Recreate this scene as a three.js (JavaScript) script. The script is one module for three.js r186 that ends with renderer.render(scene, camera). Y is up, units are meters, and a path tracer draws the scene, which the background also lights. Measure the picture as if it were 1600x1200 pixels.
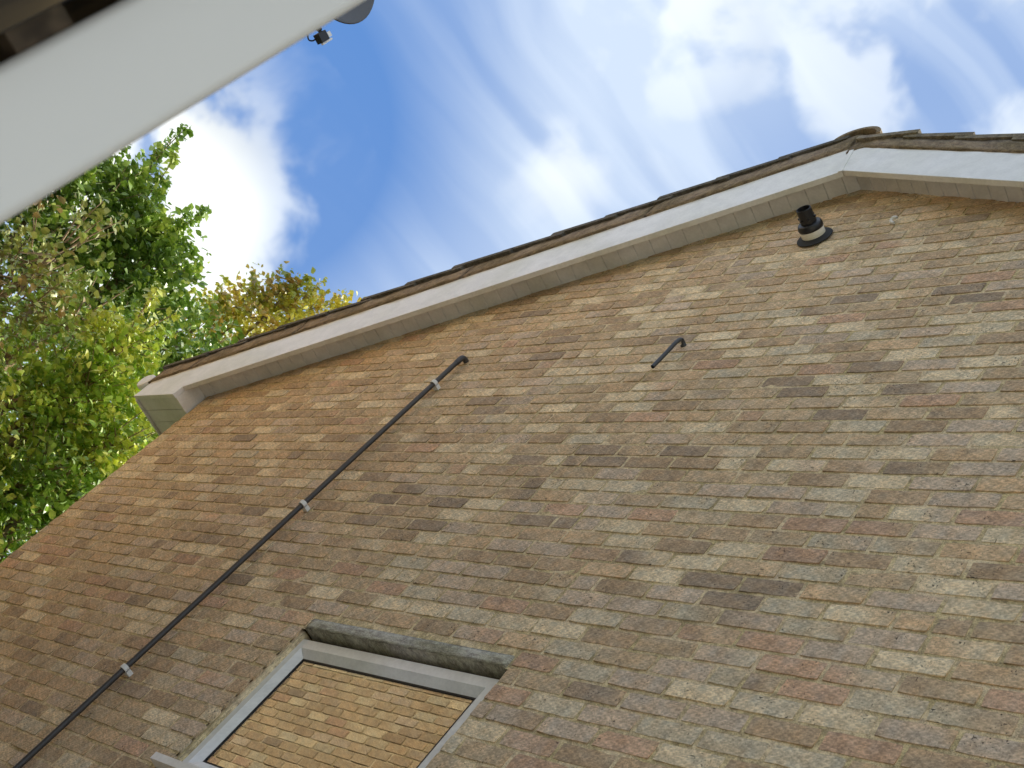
import * as THREE from 'three';
import { mergeGeometries } from 'three/addons/utils/BufferGeometryUtils.js';

// ---------------------------------------------------------------- camera, sky, sun, exposure
const scene = new THREE.Scene();
const E = 1.7;                                   // the lens is 1.7 m above the ground
const EYE_Z = 2.294;                             // and 2.29 m in front of the brick wall, whose face is z = 0
const camera = new THREE.PerspectiveCamera(33.68, 4 / 3, 0.05, 400);
camera.position.set(0, E, EYE_Z);
camera.rotation.set(0.60904, 1.097, 0.79706, 'YXZ');
camera.focus = 5.2;
camera.userData.fStop = 16;
camera.updateMatrixWorld(true);

const EXPOSURE = 4.6;
const renderer = new THREE.WebGLRenderer({ antialias: true });
renderer.toneMapping = THREE.LinearToneMapping;
renderer.toneMappingExposure = EXPOSURE;
renderer.shadowMap.enabled = true;

const sunAz = 97 * Math.PI / 180, sunEl = 38 * Math.PI / 180;      // over the far side of the near house
const sunDir = new THREE.Vector3(-Math.cos(sunAz) * Math.cos(sunEl), Math.sin(sunEl), -Math.sin(sunAz) * Math.cos(sunEl));
const sun = new THREE.DirectionalLight(new THREE.Color(1, 0.92, 0.8), 2.0);
sun.position.copy(sunDir).multiplyScalar(60);
sun.target.position.set(-4, 3, 0);
sun.castShadow = true;
sun.shadow.mapSize.set(4096, 4096);
Object.assign(sun.shadow.camera, { left: -30, right: 30, top: 30, bottom: -30, near: 1, far: 140 });
scene.add(sun, sun.target);

// ---------------------------------------------------------------- noise
function rngOf(seed) { let a = seed >>> 0; return () => { a = (a + 0x6D2B79F5) | 0; let t = Math.imul(a ^ (a >>> 15), 1 | a); t = (t + Math.imul(t ^ (t >>> 7), 61 | t)) ^ t; return ((t ^ (t >>> 14)) >>> 0) / 4294967296; }; }
const TAB = new Float32Array(65536); { const r = rngOf(77); for (let i = 0; i < 65536; i++) TAB[i] = r(); }
const h3 = (x, y, z) => TAB[(Math.imul(x, 73856093) ^ Math.imul(y, 19349663) ^ Math.imul(z, 83492791)) & 65535];
const sm = (t) => t * t * (3 - 2 * t);
const lerp = (a, b, t) => a + (b - a) * t;
const clamp = (v, a, b) => v < a ? a : v > b ? b : v;
const step = (a, b, v) => sm(clamp((v - a) / (b - a), 0, 1));
function n3(x, y, z) {
  const X = Math.floor(x), Y = Math.floor(y), Z = Math.floor(z), u = sm(x - X), v = sm(y - Y), w = sm(z - Z);
  return lerp(lerp(lerp(h3(X, Y, Z), h3(X + 1, Y, Z), u), lerp(h3(X, Y + 1, Z), h3(X + 1, Y + 1, Z), u), v),
    lerp(lerp(h3(X, Y, Z + 1), h3(X + 1, Y, Z + 1), u), lerp(h3(X, Y + 1, Z + 1), h3(X + 1, Y + 1, Z + 1), u), v), w);
}
function fbm3(x, y, z, o) { let s = 0, a = 0.5, t = 0; for (let i = 0; i < o; i++) { s += a * n3(x, y, z); t += a; a *= 0.5; x = x * 2.03 + 7.1; y = y * 2.03 + 3.7; z = z * 2.03 + 1.3; } return s / t; }
const hp = (x, y, p, s) => TAB[(Math.imul(((x % p) + p) % p, 73856093) ^ Math.imul(((y % p) + p) % p, 19349663) ^ Math.imul(s, 83492791)) & 65535];
function pn(x, y, p, s, q = p) {      // tiles after p cells across and q cells up
  const X = Math.floor(x), Y = Math.floor(y), u = sm(x - X), v = sm(y - Y);
  const g = (i, j) => TAB[(Math.imul(((i % p) + p) % p, 73856093) ^ Math.imul(((j % q) + q) % q, 19349663) ^ Math.imul(s, 83492791)) & 65535];
  return lerp(lerp(g(X, Y), g(X + 1, Y), u), lerp(g(X, Y + 1), g(X + 1, Y + 1), u), v);
}

// ---------------------------------------------------------------- sky: blue air, thin streaked veil, broken cumulus
{
  const w = 4096, h = 2048, data = new Float32Array(w * h * 4);
  // banks of cumulus round the whole sky: [direction, angular radius, strength]
  const banks = [[-0.876, 0.463, -0.13, 0.088, 1.0], [-0.85, 0.45, -0.218, 0.06, 0.7], [-0.588, 0.79, -0.17, 0.095, 0.36], [-0.687, 0.681, -0.252, 0.035, 0.36], [-0.499, 0.83, -0.25, 0.12, 0.3], [-0.44, 0.8, -0.36, 0.14, 0.3]].map((b) => b);
  const r = rngOf(5);
  for (let i = 0; i < 46; i++) {  // banks out of view, added dense and strong to brighten the shaded wall
    const a = r() * 6.283, e = Math.asin(0.12 + 0.85 * r()), d = [Math.cos(a) * Math.cos(e), Math.sin(e), Math.sin(a) * Math.cos(e)];
    if (d[0] * -0.74 + d[1] * 0.6 + d[2] * -0.3 > 0.86) continue;      // those in the middle of the view are listed above
    banks.push([...d, 0.08 + 0.14 * r(), 0.5 + 0.5 * r()]);
  }
  for (const b of banks) { const l = Math.hypot(b[0], b[1], b[2]); b[0] /= l; b[1] /= l; b[2] /= l; }
  for (let j = 0; j < h; j++) {
    const el = ((j + 0.5) / h - 0.5) * Math.PI, cy = Math.cos(el), y = Math.sin(el);
    for (let i = 0; i < w; i++) {
      const k = (j * w + i) * 4; data[k + 3] = 1;
      if (y < -0.03) { data[k] = 0.25; data[k + 1] = 0.27; data[k + 2] = 0.28; continue; }
      const az = ((i + 0.5) / w - 0.5) * 2 * Math.PI, x = cy * Math.cos(az), z = cy * Math.sin(az);
      const up = clamp(y, 0, 1), ss = x * sunDir.x + y * sunDir.y + z * sunDir.z;
      // clear air
      const t = Math.pow(1 - up, 2.6);
      let R = lerp(0.058, 0.5, t), G = lerp(0.205, 0.62, t), B = lerp(0.58, 0.86, t);
      // high veil, combed into streaks along the wind
      const qx = x / (y + 0.22), qz = z / (y + 0.22);
      const along = qx * 0.22 - qz * 0.975, across = qx * 0.975 + qz * 0.22;
      const wob = fbm3(qx * 2.6 + 3, qz * 2.6, 4.2, 4) * 0.6;
      const streak = fbm3(along * 2.6 + wob * 2, across * 24 + wob * 10, 1.7, 7);
      const wide = fbm3(x * 2.6 + 11.3, y * 2.6 + 2.2, z * 2.6 + 5.1, 3);
      let hole = 0;                                                   // a clear lane in the veil
      { const c = x * -0.838 + y * 0.535 + z * -0.105; hole = clamp(1.8 * Math.exp((c - 1) / 0.013), 0, 1); }
      let veil = clamp((wide - 0.16) * 1.7, 0, 1) * 0.85 + clamp((streak - 0.4) * 2.1, 0, 1) * 0.5;
      veil = clamp(veil * (1 - 0.96 * hole) + 0.3 * Math.pow(clamp(ss, 0, 1), 3), 0, 0.82);
      // cumulus
      let cover = 0;
      for (const b of banks) { const c = 1 - (x * b[0] + y * b[1] + z * b[2]); if (c < b[3] * b[3] * 3) cover = Math.max(cover, b[4] * Math.exp(-c / (b[3] * b[3] * 0.55))); }
      let c1 = 0, shade = 0;
      if (cover > 0.03) {
        const wx = (fbm3(x * 9, y * 9, z * 9 + 7, 3) - 0.5) * 0.12, wy = (fbm3(x * 9 + 4, y * 9, z * 9, 3) - 0.5) * 0.12;
        const f = fbm3((x + wx) * 17 + 2, (y + wy) * 17, z * 17 + 9, 8);
        c1 = step(0.86, 1.2, f * 1.5 + cover * 0.56) * clamp(cover * 1.7, 0, 1);
        shade = step(0.45, 0.75, fbm3(x * 10 + 20, y * 10 - 0.25, z * 10, 4));
      }
      const vr = 0.72, vg = 0.81, vb = 0.97;
      R = lerp(R, vr, veil); G = lerp(G, vg, veil); B = lerp(B, vb, veil);
      const cw = lerp(1.08, 0.84, shade * 0.8);
      R = lerp(R, cw * 0.97, c1); G = lerp(G, cw * 0.99, c1); B = lerp(B, cw * 1.01, c1);
      data[k] = R * 1.14 / EXPOSURE; data[k + 1] = G * 1.16 / EXPOSURE; data[k + 2] = B * 1.12 / EXPOSURE;
    }
  }
  const tex = new THREE.DataTexture(data, w, h, THREE.RGBAFormat, THREE.FloatType);
  tex.mapping = THREE.EquirectangularReflectionMapping; tex.magFilter = THREE.LinearFilter; tex.needsUpdate = true;
  scene.background = tex; scene.environment = tex;
}

// ---------------------------------------------------------------- textures and materials
function texture(n, fn, srgb) {
  const d = new Uint8Array(n * n * 4);
  for (let j = 0; j < n; j++) for (let i = 0; i < n; i++) { const c = fn(i / n, j / n), k = (j * n + i) * 4; d[k] = clamp(c[0], 0, 1) * 255; d[k + 1] = clamp(c[1], 0, 1) * 255; d[k + 2] = clamp(c[2], 0, 1) * 255; d[k + 3] = 255; }
  const t = new THREE.DataTexture(d, n, n); t.wrapS = t.wrapT = THREE.RepeatWrapping; t.magFilter = THREE.LinearFilter; if (srgb) t.colorSpace = THREE.SRGBColorSpace; t.needsUpdate = true; return t;
}
// rough stock-brick face: sand speckle, drag marks, burnt pits. One repeat is 0.6 m.
function brickHeight(u, v) {
  const drag = pn(u * 60 + v * 36, v * 132 - u * 24, 12, 3) ;
  const lump = pn(u * 14, v * 14, 14, 1) * 0.6 + pn(u * 34, v * 34, 34, 2) * 0.4;
  const grain = pn(u * 150, v * 150, 150, 4) * 0.55 + pn(u * 310, v * 310, 310, 5) * 0.45;
  const pitField = pn(u * 118, v * 118, 118, 6), pitWhere = pn(u * 11, v * 11, 11, 7);
  const pit = step(0.86, 0.97, pitField * 0.83 + pitWhere * 0.21);
  return { drag, lump, grain, pit };
}
const brickMap = texture(1024, (u, v) => {
  const { drag, lump, grain, pit } = brickHeight(u, v);
  const warm = pn(u * 20, v * 20, 20, 9) - 0.5;
  let g = 0.84 + (lump - 0.5) * 0.16 + (drag - 0.5) * 0.2 + (grain - 0.5) * 0.24;
  g *= 1 - 0.6 * pit;
  return [g * (1 + warm * 0.05), g, g * (1 - warm * 0.06)];
}, true);
const brickBump = texture(1024, (u, v) => { const { drag, lump, grain, pit } = brickHeight(u, v); const g = 0.35 + lump * 0.25 + drag * 0.2 + grain * 0.2 - pit * 0.4; return [g, g, g]; });
const sandMap = texture(512, (u, v) => {
  const a = pn(u * 8, v * 8, 8, 11), b = pn(u * 40, v * 40, 40, 12), c = pn(u * 190, v * 190, 190, 13), d = pn(u * 256, v * 256, 256, 15);
  const g = 0.84 + (a - 0.5) * 0.2 + (b - 0.5) * 0.22 + (c - 0.5) * 0.26 + (d - 0.5) * 0.14; return [g, g * lerp(0.98, 1.0, b), g * lerp(0.9, 1.02, a)];
}, true);
const sandBump = texture(512, (u, v) => { const g = pn(u * 20, v * 20, 20, 21) * 0.4 + pn(u * 70, v * 70, 70, 22) * 0.35 + pn(u * 200, v * 200, 200, 23) * 0.25; return [g, g, g]; });
const grimeMap = texture(512, (u, v) => {
  const a = pn(u * 5, v * 5, 5, 31), b = pn(u * 24, v * 24, 24, 32), c = pn(u * 120, v * 120, 120, 33), run = pn(u * 60, v * 4, 60, 34, 4);
  const g = 0.95 + (a - 0.5) * 0.06 + (b - 0.5) * 0.05 + (c - 0.5) * 0.04 ; return [g, g * 0.995, g * lerp(0.96, 1, a)];
}, true);
const woodMap = texture(512, (u, v) => { const g = 0.5 + (pn(u * 40, v * 3, 40, 41, 3) - 0.5) * 0.5 + (pn(u * 120, v * 8, 120, 42, 8) - 0.5) * 0.4 + (pn(u * 6, v * 6, 6, 43) - 0.5) * 0.3; return [g, g * 0.93, g * 0.8]; }, true);

const std = (o) => new THREE.MeshStandardMaterial(o);
const lin = (r, g, b) => new THREE.Color().setRGB(r, g, b);
const srgb = (r, g, b) => new THREE.Color().setRGB(r / 255, g / 255, b / 255, THREE.SRGBColorSpace);
const M = {
  brick: std({ map: brickMap, bumpMap: brickBump, bumpScale: 0.0035, roughness: 0.95, vertexColors: true }),
  mortar: std({ color: srgb(240, 219, 178), map: sandMap, bumpMap: sandBump, bumpScale: 0.004, roughness: 1 }),
  dimMortar: std({ color: srgb(196, 178, 138), map: sandMap, roughness: 1 }),  // neighbour mortar, darkened so that its wall bounces less light
  core: std({ color: srgb(120, 104, 80), map: sandMap, roughness: 1 }),
  upvc: std({ color: lin(0.85, 0.85, 0.83), map: grimeMap, roughness: 0.28 }),
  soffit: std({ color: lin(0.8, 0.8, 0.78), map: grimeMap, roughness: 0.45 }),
  frame: std({ color: lin(0.87, 0.87, 0.86), map: grimeMap, roughness: 0.3 }),
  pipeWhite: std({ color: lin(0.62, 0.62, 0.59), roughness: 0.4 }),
  gasket: std({ color: lin(0.012, 0.012, 0.013), roughness: 0.6 }),
  concrete: std({ color: srgb(196, 192, 178), map: sandMap, bumpMap: sandBump, bumpScale: 0.004, roughness: 0.95 }),
  verge: std({ color: srgb(158, 141, 118), map: sandMap, bumpMap: sandBump, bumpScale: 0.006, roughness: 1 }),
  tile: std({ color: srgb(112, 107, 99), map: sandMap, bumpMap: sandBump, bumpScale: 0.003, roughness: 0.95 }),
  tilePale: std({ color: srgb(150, 140, 124), map: sandMap, bumpMap: sandBump, bumpScale: 0.004, roughness: 0.95 }),  // paler tile tone, on every tile of the right slope
  blackPipe: std({ color: lin(0.05, 0.046, 0.044), roughness: 0.42 }),
  greyPipe: std({ color: lin(0.045, 0.047, 0.05), roughness: 0.4 }),
  clip: std({ color: lin(0.74, 0.74, 0.71), roughness: 0.5 }),
  black: std({ color: lin(0.012, 0.012, 0.014), roughness: 0.38 }),
  rubber: std({ color: lin(0.022, 0.023, 0.026), roughness: 0.75 }),
  cream: std({ color: srgb(240, 236, 224), map: grimeMap, roughness: 0.5 }),
  dish: std({ color: lin(0.1, 0.1, 0.105), roughness: 0.5, metalness: 0.2 }),
  steel: std({ color: lin(0.5, 0.5, 0.5), roughness: 0.4, metalness: 0.9 }),
  timber: std({ color: srgb(104, 94, 74), map: woodMap, roughness: 0.9 }),
  bark: std({ color: srgb(96, 84, 68), map: sandMap, roughness: 1 }),
  twig: std({ color: srgb(120, 102, 78), roughness: 1 }),
  path: std({ color: srgb(214, 208, 196), map: sandMap, roughness: 0.95 }),
  grass: std({ color: lin(0.07, 0.11, 0.03), map: sandMap, roughness: 1 }),
};
const pane = new THREE.MeshPhysicalMaterial({ color: 0xffffff, transmission: 1, thickness: 0, roughness: 0.0, ior: 2.5 });

// ---------------------------------------------------------------- helpers
const used = {};
function numbered(name) { const n = used[name] = (used[name] ?? -1) + 1; return n ? name + '_' + String(n).padStart(3, '0') : name; }
function mesh(name, geo, mat, parent = scene) { const o = new THREE.Mesh(geo, mat); o.name = parent === scene ? numbered(name) : name; o.castShadow = o.receiveShadow = true; parent.add(o); return o; }
function thing(name, label, category, group) { const o = new THREE.Group(); o.name = numbered(name); o.userData = { label, category }; if (group) o.userData.group = group; scene.add(o); return o; }
function part(name, parent) { const o = new THREE.Group(); o.name = name; parent.add(o); return o; }
class MB {                                           // collects vertices
  constructor(colors) { this.p = []; this.u = []; this.i = []; this.c = colors ? [] : null; }
  v(x, y, z, u = x, w = y, c) { this.p.push(x, y, z); this.u.push(u, w); if (this.c) this.c.push(c[0], c[1], c[2]); return this.p.length / 3 - 1; }
  quad(a, b, c, d) { this.i.push(a, b, c, a, c, d); }
  geo() {
    const g = new THREE.BufferGeometry(); g.setAttribute('position', new THREE.Float32BufferAttribute(this.p, 3)); g.setAttribute('uv', new THREE.Float32BufferAttribute(this.u, 2));
    if (this.c) g.setAttribute('color', new THREE.Float32BufferAttribute(this.c, 3));
    g.setIndex(this.i); g.computeVertexNormals(); return g;
  }
}
function box(x0, x1, y0, y1, z0, z1, k = 1) {        // uv in metres / k
  const g = new THREE.BoxGeometry(x1 - x0, y1 - y0, z1 - z0); g.translate((x0 + x1) / 2, (y0 + y1) / 2, (z0 + z1) / 2);
  const p = g.attributes.position, n = g.attributes.normal, u = g.attributes.uv;
  for (let i = 0; i < p.count; i++) { const ax = Math.abs(n.getX(i)), ay = Math.abs(n.getY(i)); u.setXY(i, (ax > 0.5 ? p.getZ(i) : p.getX(i)) / k, (ay > 0.5 ? p.getZ(i) : p.getY(i)) / k); }
  return g;
}
function slab(x0, x1, lo, hi, z0, z1, ch = 0) {      // a board whose bottom and top follow lo(x), hi(x); its lower edges across are chamfered by ch
  const m = new MB(), F = (a, b, c, d) => { const s = [a, b, c, d].map((q) => m.v(q[0], q[1], q[2], q[0] + q[1] * 0.3, q[2] + q[1])); m.quad(...s); };
  const P = (x, t, z) => [x, t ? hi(x) : lo(x), z], e = ch;
  const A = (z) => [x0 + e, lo(x0 + e), z], B = (z) => [x1 - e, lo(x1 - e), z], A2 = (z) => [x0, lo(x0) + e, z], B2 = (z) => [x1, lo(x1) + e, z];
  F(A(z0), B(z0), B(z1), A(z1)); F(P(x0, 1, z1), P(x1, 1, z1), P(x1, 1, z0), P(x0, 1, z0));
  if (e) { F(A2(z0), A(z0), A(z1), A2(z1)); F(B(z0), B2(z0), B2(z1), B(z1)); }
  F(A2(z1), A(z1), B(z1), B2(z1)); F(A2(z1), B2(z1), P(x1, 1, z1), P(x0, 1, z1));
  F(B2(z0), B(z0), A(z0), A2(z0)); F(P(x0, 1, z0), P(x1, 1, z0), B2(z0), A2(z0));
  F(A2(z0), A2(z1), P(x0, 1, z1), P(x0, 1, z0)); F(B2(z1), B2(z0), P(x1, 1, z0), P(x1, 1, z1));
  return m.geo();
}
function roughBar(x0, x1, lo, hi, z0, z1, amp, seed, dx = 0.03) {   // a hand-trowelled strip
  const m = new MB(), n = Math.max(2, Math.round((x1 - x0) / dx)), ring = [[0, 0], [0.33, 0], [0.66, 0], [1, 0], [1, 0.33], [1, 0.66], [1, 1], [0.5, 1], [0, 1]];
  for (let i = 0; i <= n; i++) {
    const x = x0 + (x1 - x0) * i / n;
    ring.forEach(([a, b], k) => {
      const q = (s) => (fbm3(x * 14 + s * 9.7 + seed, k * 1.7 + seed, s, 3) - 0.5) * 2 * amp;
      m.v(x, lerp(lo(x), hi(x), b) + q(1) * 0.7, lerp(z0, z1, a) + (a > 0 ? q(2) : 0), x, (a + b) * 0.15);
    });
    if (i) for (let k = 0; k < 8; k++) { const s = (i - 1) * 9 + k; m.quad(s, s + 9, s + 10, s + 1); }
  }
  const e = n * 9; for (let k = 1; k < 8; k++) { m.i.push(0, k, k + 1); m.i.push(e, e + k + 1, e + k); }
  return m.geo();
}
function extrude(points, depth, z, bevel = 0.002) {
  const g = new THREE.ExtrudeGeometry(new THREE.Shape(points.map(([x, y]) => new THREE.Vector2(x, y))), { depth: depth - 2 * bevel, bevelEnabled: bevel > 0, bevelSize: bevel, bevelThickness: bevel, bevelSegments: 2, bevelOffset: -bevel, curveSegments: 12 });
  g.translate(0, 0, z + bevel); return g;
}
function tubeAlong(pts, radius, seg = 60, round = 14) { return new THREE.TubeGeometry(new THREE.CatmullRomCurve3(pts.map((p) => new THREE.Vector3(...p)), false, 'centripetal'), seg, radius, round, false); }
function lathe(prof, seg = 40) { return new THREE.LatheGeometry(prof.map(([r, y]) => new THREE.Vector2(r, y)), seg).rotateX(Math.PI / 2); }   // axis along +z

// ---------------------------------------------------------------- ground
{
  const g = new THREE.PlaneGeometry(400, 400).rotateX(-Math.PI / 2), u = g.attributes.uv; for (let i = 0; i < u.count; i++) u.setXY(i, u.getX(i) * 200, u.getY(i) * 200);
  mesh('ground', g, M.grass).userData = { kind: 'structure' };
  const p = box(-9.5, 14, -0.1, 0.03, 0.004, 6.5); mesh('path', p, M.path).userData = { kind: 'structure' };
}

// ---------------------------------------------------------------- brickwork
const TONES = { K: [-5.58, 4.61, -4.85, 4.68, -4.73, 4.46, -4.4, 4.39, -4.06, 4.17, -4.39, 4.99, -3.5, 4.69, -3.08, 4.69, -3.41, 4.61, -3.62, 4.61, -3.51, 4.25, -2.85, 4.09, -2.74, 5.07, -2.46, 4.92, -2.13, 4.62, -2.02, 4.61, -2.71, 5.8, -2.41, 5.74, -2.29, 5.66, -2.78, 5.74, -2.46, 5.22, -2.89, 5.67, -4.15, 6.24, -3.56, 5.94, -4.33, 5.58, -4.36, 5.43, -3.6, 5.51, -2.52, 4.01, -2.41, 3.94, -2.61, 3.48, -2.26, 4.02, -6.46, 4.75, -6.58, 3.93, -5.52, 3.47], B: [-5.59, 4.91, -5.71, 4.98, -6.36, 4.99, -4.26, 4.3, -4.9, 4.17, -4.17, 4.09, -4.52, 4.02, -3.61, 4.02, -5.17, 4.61, -3.23, 4.62, -2.98, 4.61, -2.73, 4.17, -2.56, 4.32, -2.05, 4.91, -2.17, 4.84, -2.62, 4.84, -2.3, 4.61, -2.41, 4.53, -2.09, 4.47, -2.07, 4.17, -2.56, 6.19, -2.63, 5.59, -2.17, 5.59, -3.85, 6.01, -4.4, 5.93, -4.46, 5.36, -3.44, 5.35, -2.84, 3.94, -3.05, 3.79, -2.73, 3.72, -2.49, 3.27, -1.73, 3.94, -1.61, 3.71, -1.48, 3.51, -4.36, 3.63, -3.73, 3.63, -3.5, 3.64, -6.94, 4.75, -5.72, 4.24, -5.66, 4.01, -6.23, 3.31, -4.9, 3.09, -5.91, 3.01, -6.04, 3.15], W: [-4.41, 4.69, -4.38, 4.54, -3.95, 4.1, -3.82, 4.32, -4.68, 4.31, -4.6, 5.15, -4.73, 4.91, -4.9, 5.06, -5.19, 5.06, -5.93, 4.68, -5.3, 5.21, -5.89, 5.14, -5.83, 5.06, -3.93, 4.24, -3.63, 5.07, -3.5, 5.13, -3.08, 4.84, -3.19, 5.07, -3.53, 4.98, -3.62, 4.46, -3.28, 4.39, -2.65, 4.39, -3.01, 4.17, -2.54, 4.18, -2.64, 4.1, -2.76, 4.61, -2.52, 5.06, -2.43, 4.99, -1.87, 4.9, -2.19, 4.69, -2.52, 4.62, -2.19, 4.54, -1.93, 4.39, -1.86, 4.18, -1.67, 4.31, -2.46, 6.1, -2.63, 6.09, -2.99, 6.04, -3.32, 6.1, -3.39, 6.18, -2.27, 5.52, -2.12, 5.53, -2.16, 5.45, -2.71, 5.51, -3.06, 5.59, -2.83, 5.29, -2.06, 5.22, -2.62, 5.14, -4.29, 6.18, -4.19, 6.1, -3.99, 5.95, -4.29, 6.02, -4.63, 5.95, -3.68, 5.87, -4, 5.79, -3.7, 5.74, -3.82, 5.65, -4.07, 5.73, -4.32, 5.73, -4.55, 5.72, -3.94, 5.59, -3.95, 5.44, -3.39, 5.52, -3.29, 5.45, -3.47, 5.29, -3.83, 5.22, -4.18, 5.3, -4.24, 5.37, -2.74, 4, -2.29, 3.57, -2.11, 3.57, -2.17, 3.35, -1.64, 4.01, -1.75, 4.09, -1.97, 3.94, -1.73, 3.79, -1.84, 3.57, -4.26, 3.71, -3.6, 3.72, -2.94, 3.27, -7.03, 4.53, -6.83, 4.69, -7.13, 3.62, -7.03, 4.41, -6.41, 4.39, -7.31, 4.23, -6.36, 4.54, -5.85, 3.7, -5.27, 3.32, -6.3, 3.24, -4.78, 3.47], P: [-4.17, 4.39, -4.86, 4.09, -3.72, 3.95, -4.82, 3.94, -3.08, 4.39, -3.19, 4.32, -3.29, 4.25, -3.3, 4.1, -2.74, 4.47, -2.05, 5.05, -2.65, 4.99, -1.94, 4.84, -2.09, 4.77, -1.86, 4.62, -1.91, 4.54, -1.86, 4.47, -2.41, 4.39, -1.86, 4.31, -2.39, 5.45, -2.89, 5.45, -2.28, 5.22, -2.24, 5.76, -3.89, 5.89, -3.71, 5.59, -3.46, 5.44, -4.03, 5.37, -3.7, 5.29, -3.07, 3.94, -2.73, 3.87, -2.96, 3.87, -2.63, 3.8, -2.28, 3.72, -2.4, 3.64, -2.51, 3.57, -2.38, 3.48, -2.17, 3.48, -2.5, 3.41, -2.61, 3.34, -2.71, 3.27, -1.84, 4.01, -1.84, 3.87, -1.94, 3.79, -1.62, 3.57, -1.43, 3.56, -4.15, 3.64, -3.52, 3.79, -2.99, 3.34, -3.25, 3.63, -4.48, 3.54, -5.81, 3.85, -6.19, 3.84, -6.19, 3.47, -5.75, 3.62, -5.61, 3.4, -5.31, 3.17, -5.3, 3.03, -4.65, 3.11, -4.41, 3.11], R: [-3.4, 4.91, -3.38, 4.32, -2.98, 4.31, -3.07, 4.11, -2.19, 4.98, -1.74, 4.4, -2.08, 4.32, -2.31, 4.31, -2.28, 4.17, -2.77, 6.19, -2.27, 5.82, -2.71, 5.22, -3.97, 6.09, -3.27, 5.29, -3.64, 5.21, -2.39, 3.79, -2.24, 3.79, -3.21, 3.8, -2.96, 3.55, -2.39, 3.34, -2.64, 3.22, -2.13, 3.79, -1.83, 3.72, -1.95, 3.63, -1.45, 3.72, -1.72, 3.49, -2.04, 3.73, -3.94, 3.79, -3.32, 3.8, -3.01, 3.42, -6.85, 3.62, -6.74, 3.69, -5.5, 3.78], G: [-3.61, 4.76, -3.2, 4.47, -2.87, 4.39, -2.75, 4.32, -2.4, 4.84, -2.25, 4.46, -2.19, 4.39, -2.2, 4.24, -1.98, 4.24, -2.58, 5.45, -3.39, 5.66, -3.18, 5.21, -2.51, 3.86, -2.85, 3.79, -2.85, 3.65, -2.72, 3.42, -2.29, 3.42, -2.12, 3.42, -2.15, 3.94, -2.06, 3.87, -1.72, 3.65, -1.49, 3.64, -2, 3.57, -1.88, 3.42, -3.42, 3.71, -3.73, 3.78, -5.81, 4.32], O: [-2.87, 4.25, -1.98, 4.7, -1.78, 4.54, -1.74, 4.24, -2.45, 5.36, -4.73, 6.02, -3.5, 5.74, -4.44, 5.3, -1.63, 3.87, -1.51, 3.79, -5.07, 3.45] };
const TONE_RGB = { T: [168, 147, 119], W: [212, 199, 170], G: [182, 176, 157], P: [176, 160, 147], R: [170, 133, 113], O: [184, 155, 121], B: [146, 123, 99], K: [117, 103, 92] };
const toLin = (c) => c.map((v) => { v /= 255; return v <= 0.04045 ? v / 12.92 : ((v + 0.055) / 1.055) ** 2.4; });
const TONE = Object.fromEntries(Object.entries(TONE_RGB).map(([k, v]) => [k, toLin(v.map((x, i) => x * 0.5 + 0.5 * [176, 156, 132][i])).map((x, i) => x * [2.0, 1.95, 1.84][i])]));
function pickTone(r) { const q = r(); return q < 0.4 ? 'T' : q < 0.54 ? 'B' : q < 0.66 ? 'W' : q < 0.78 ? 'P' : q < 0.86 ? 'O' : q < 0.92 ? 'G' : q < 0.965 ? 'R' : 'K'; }

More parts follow.
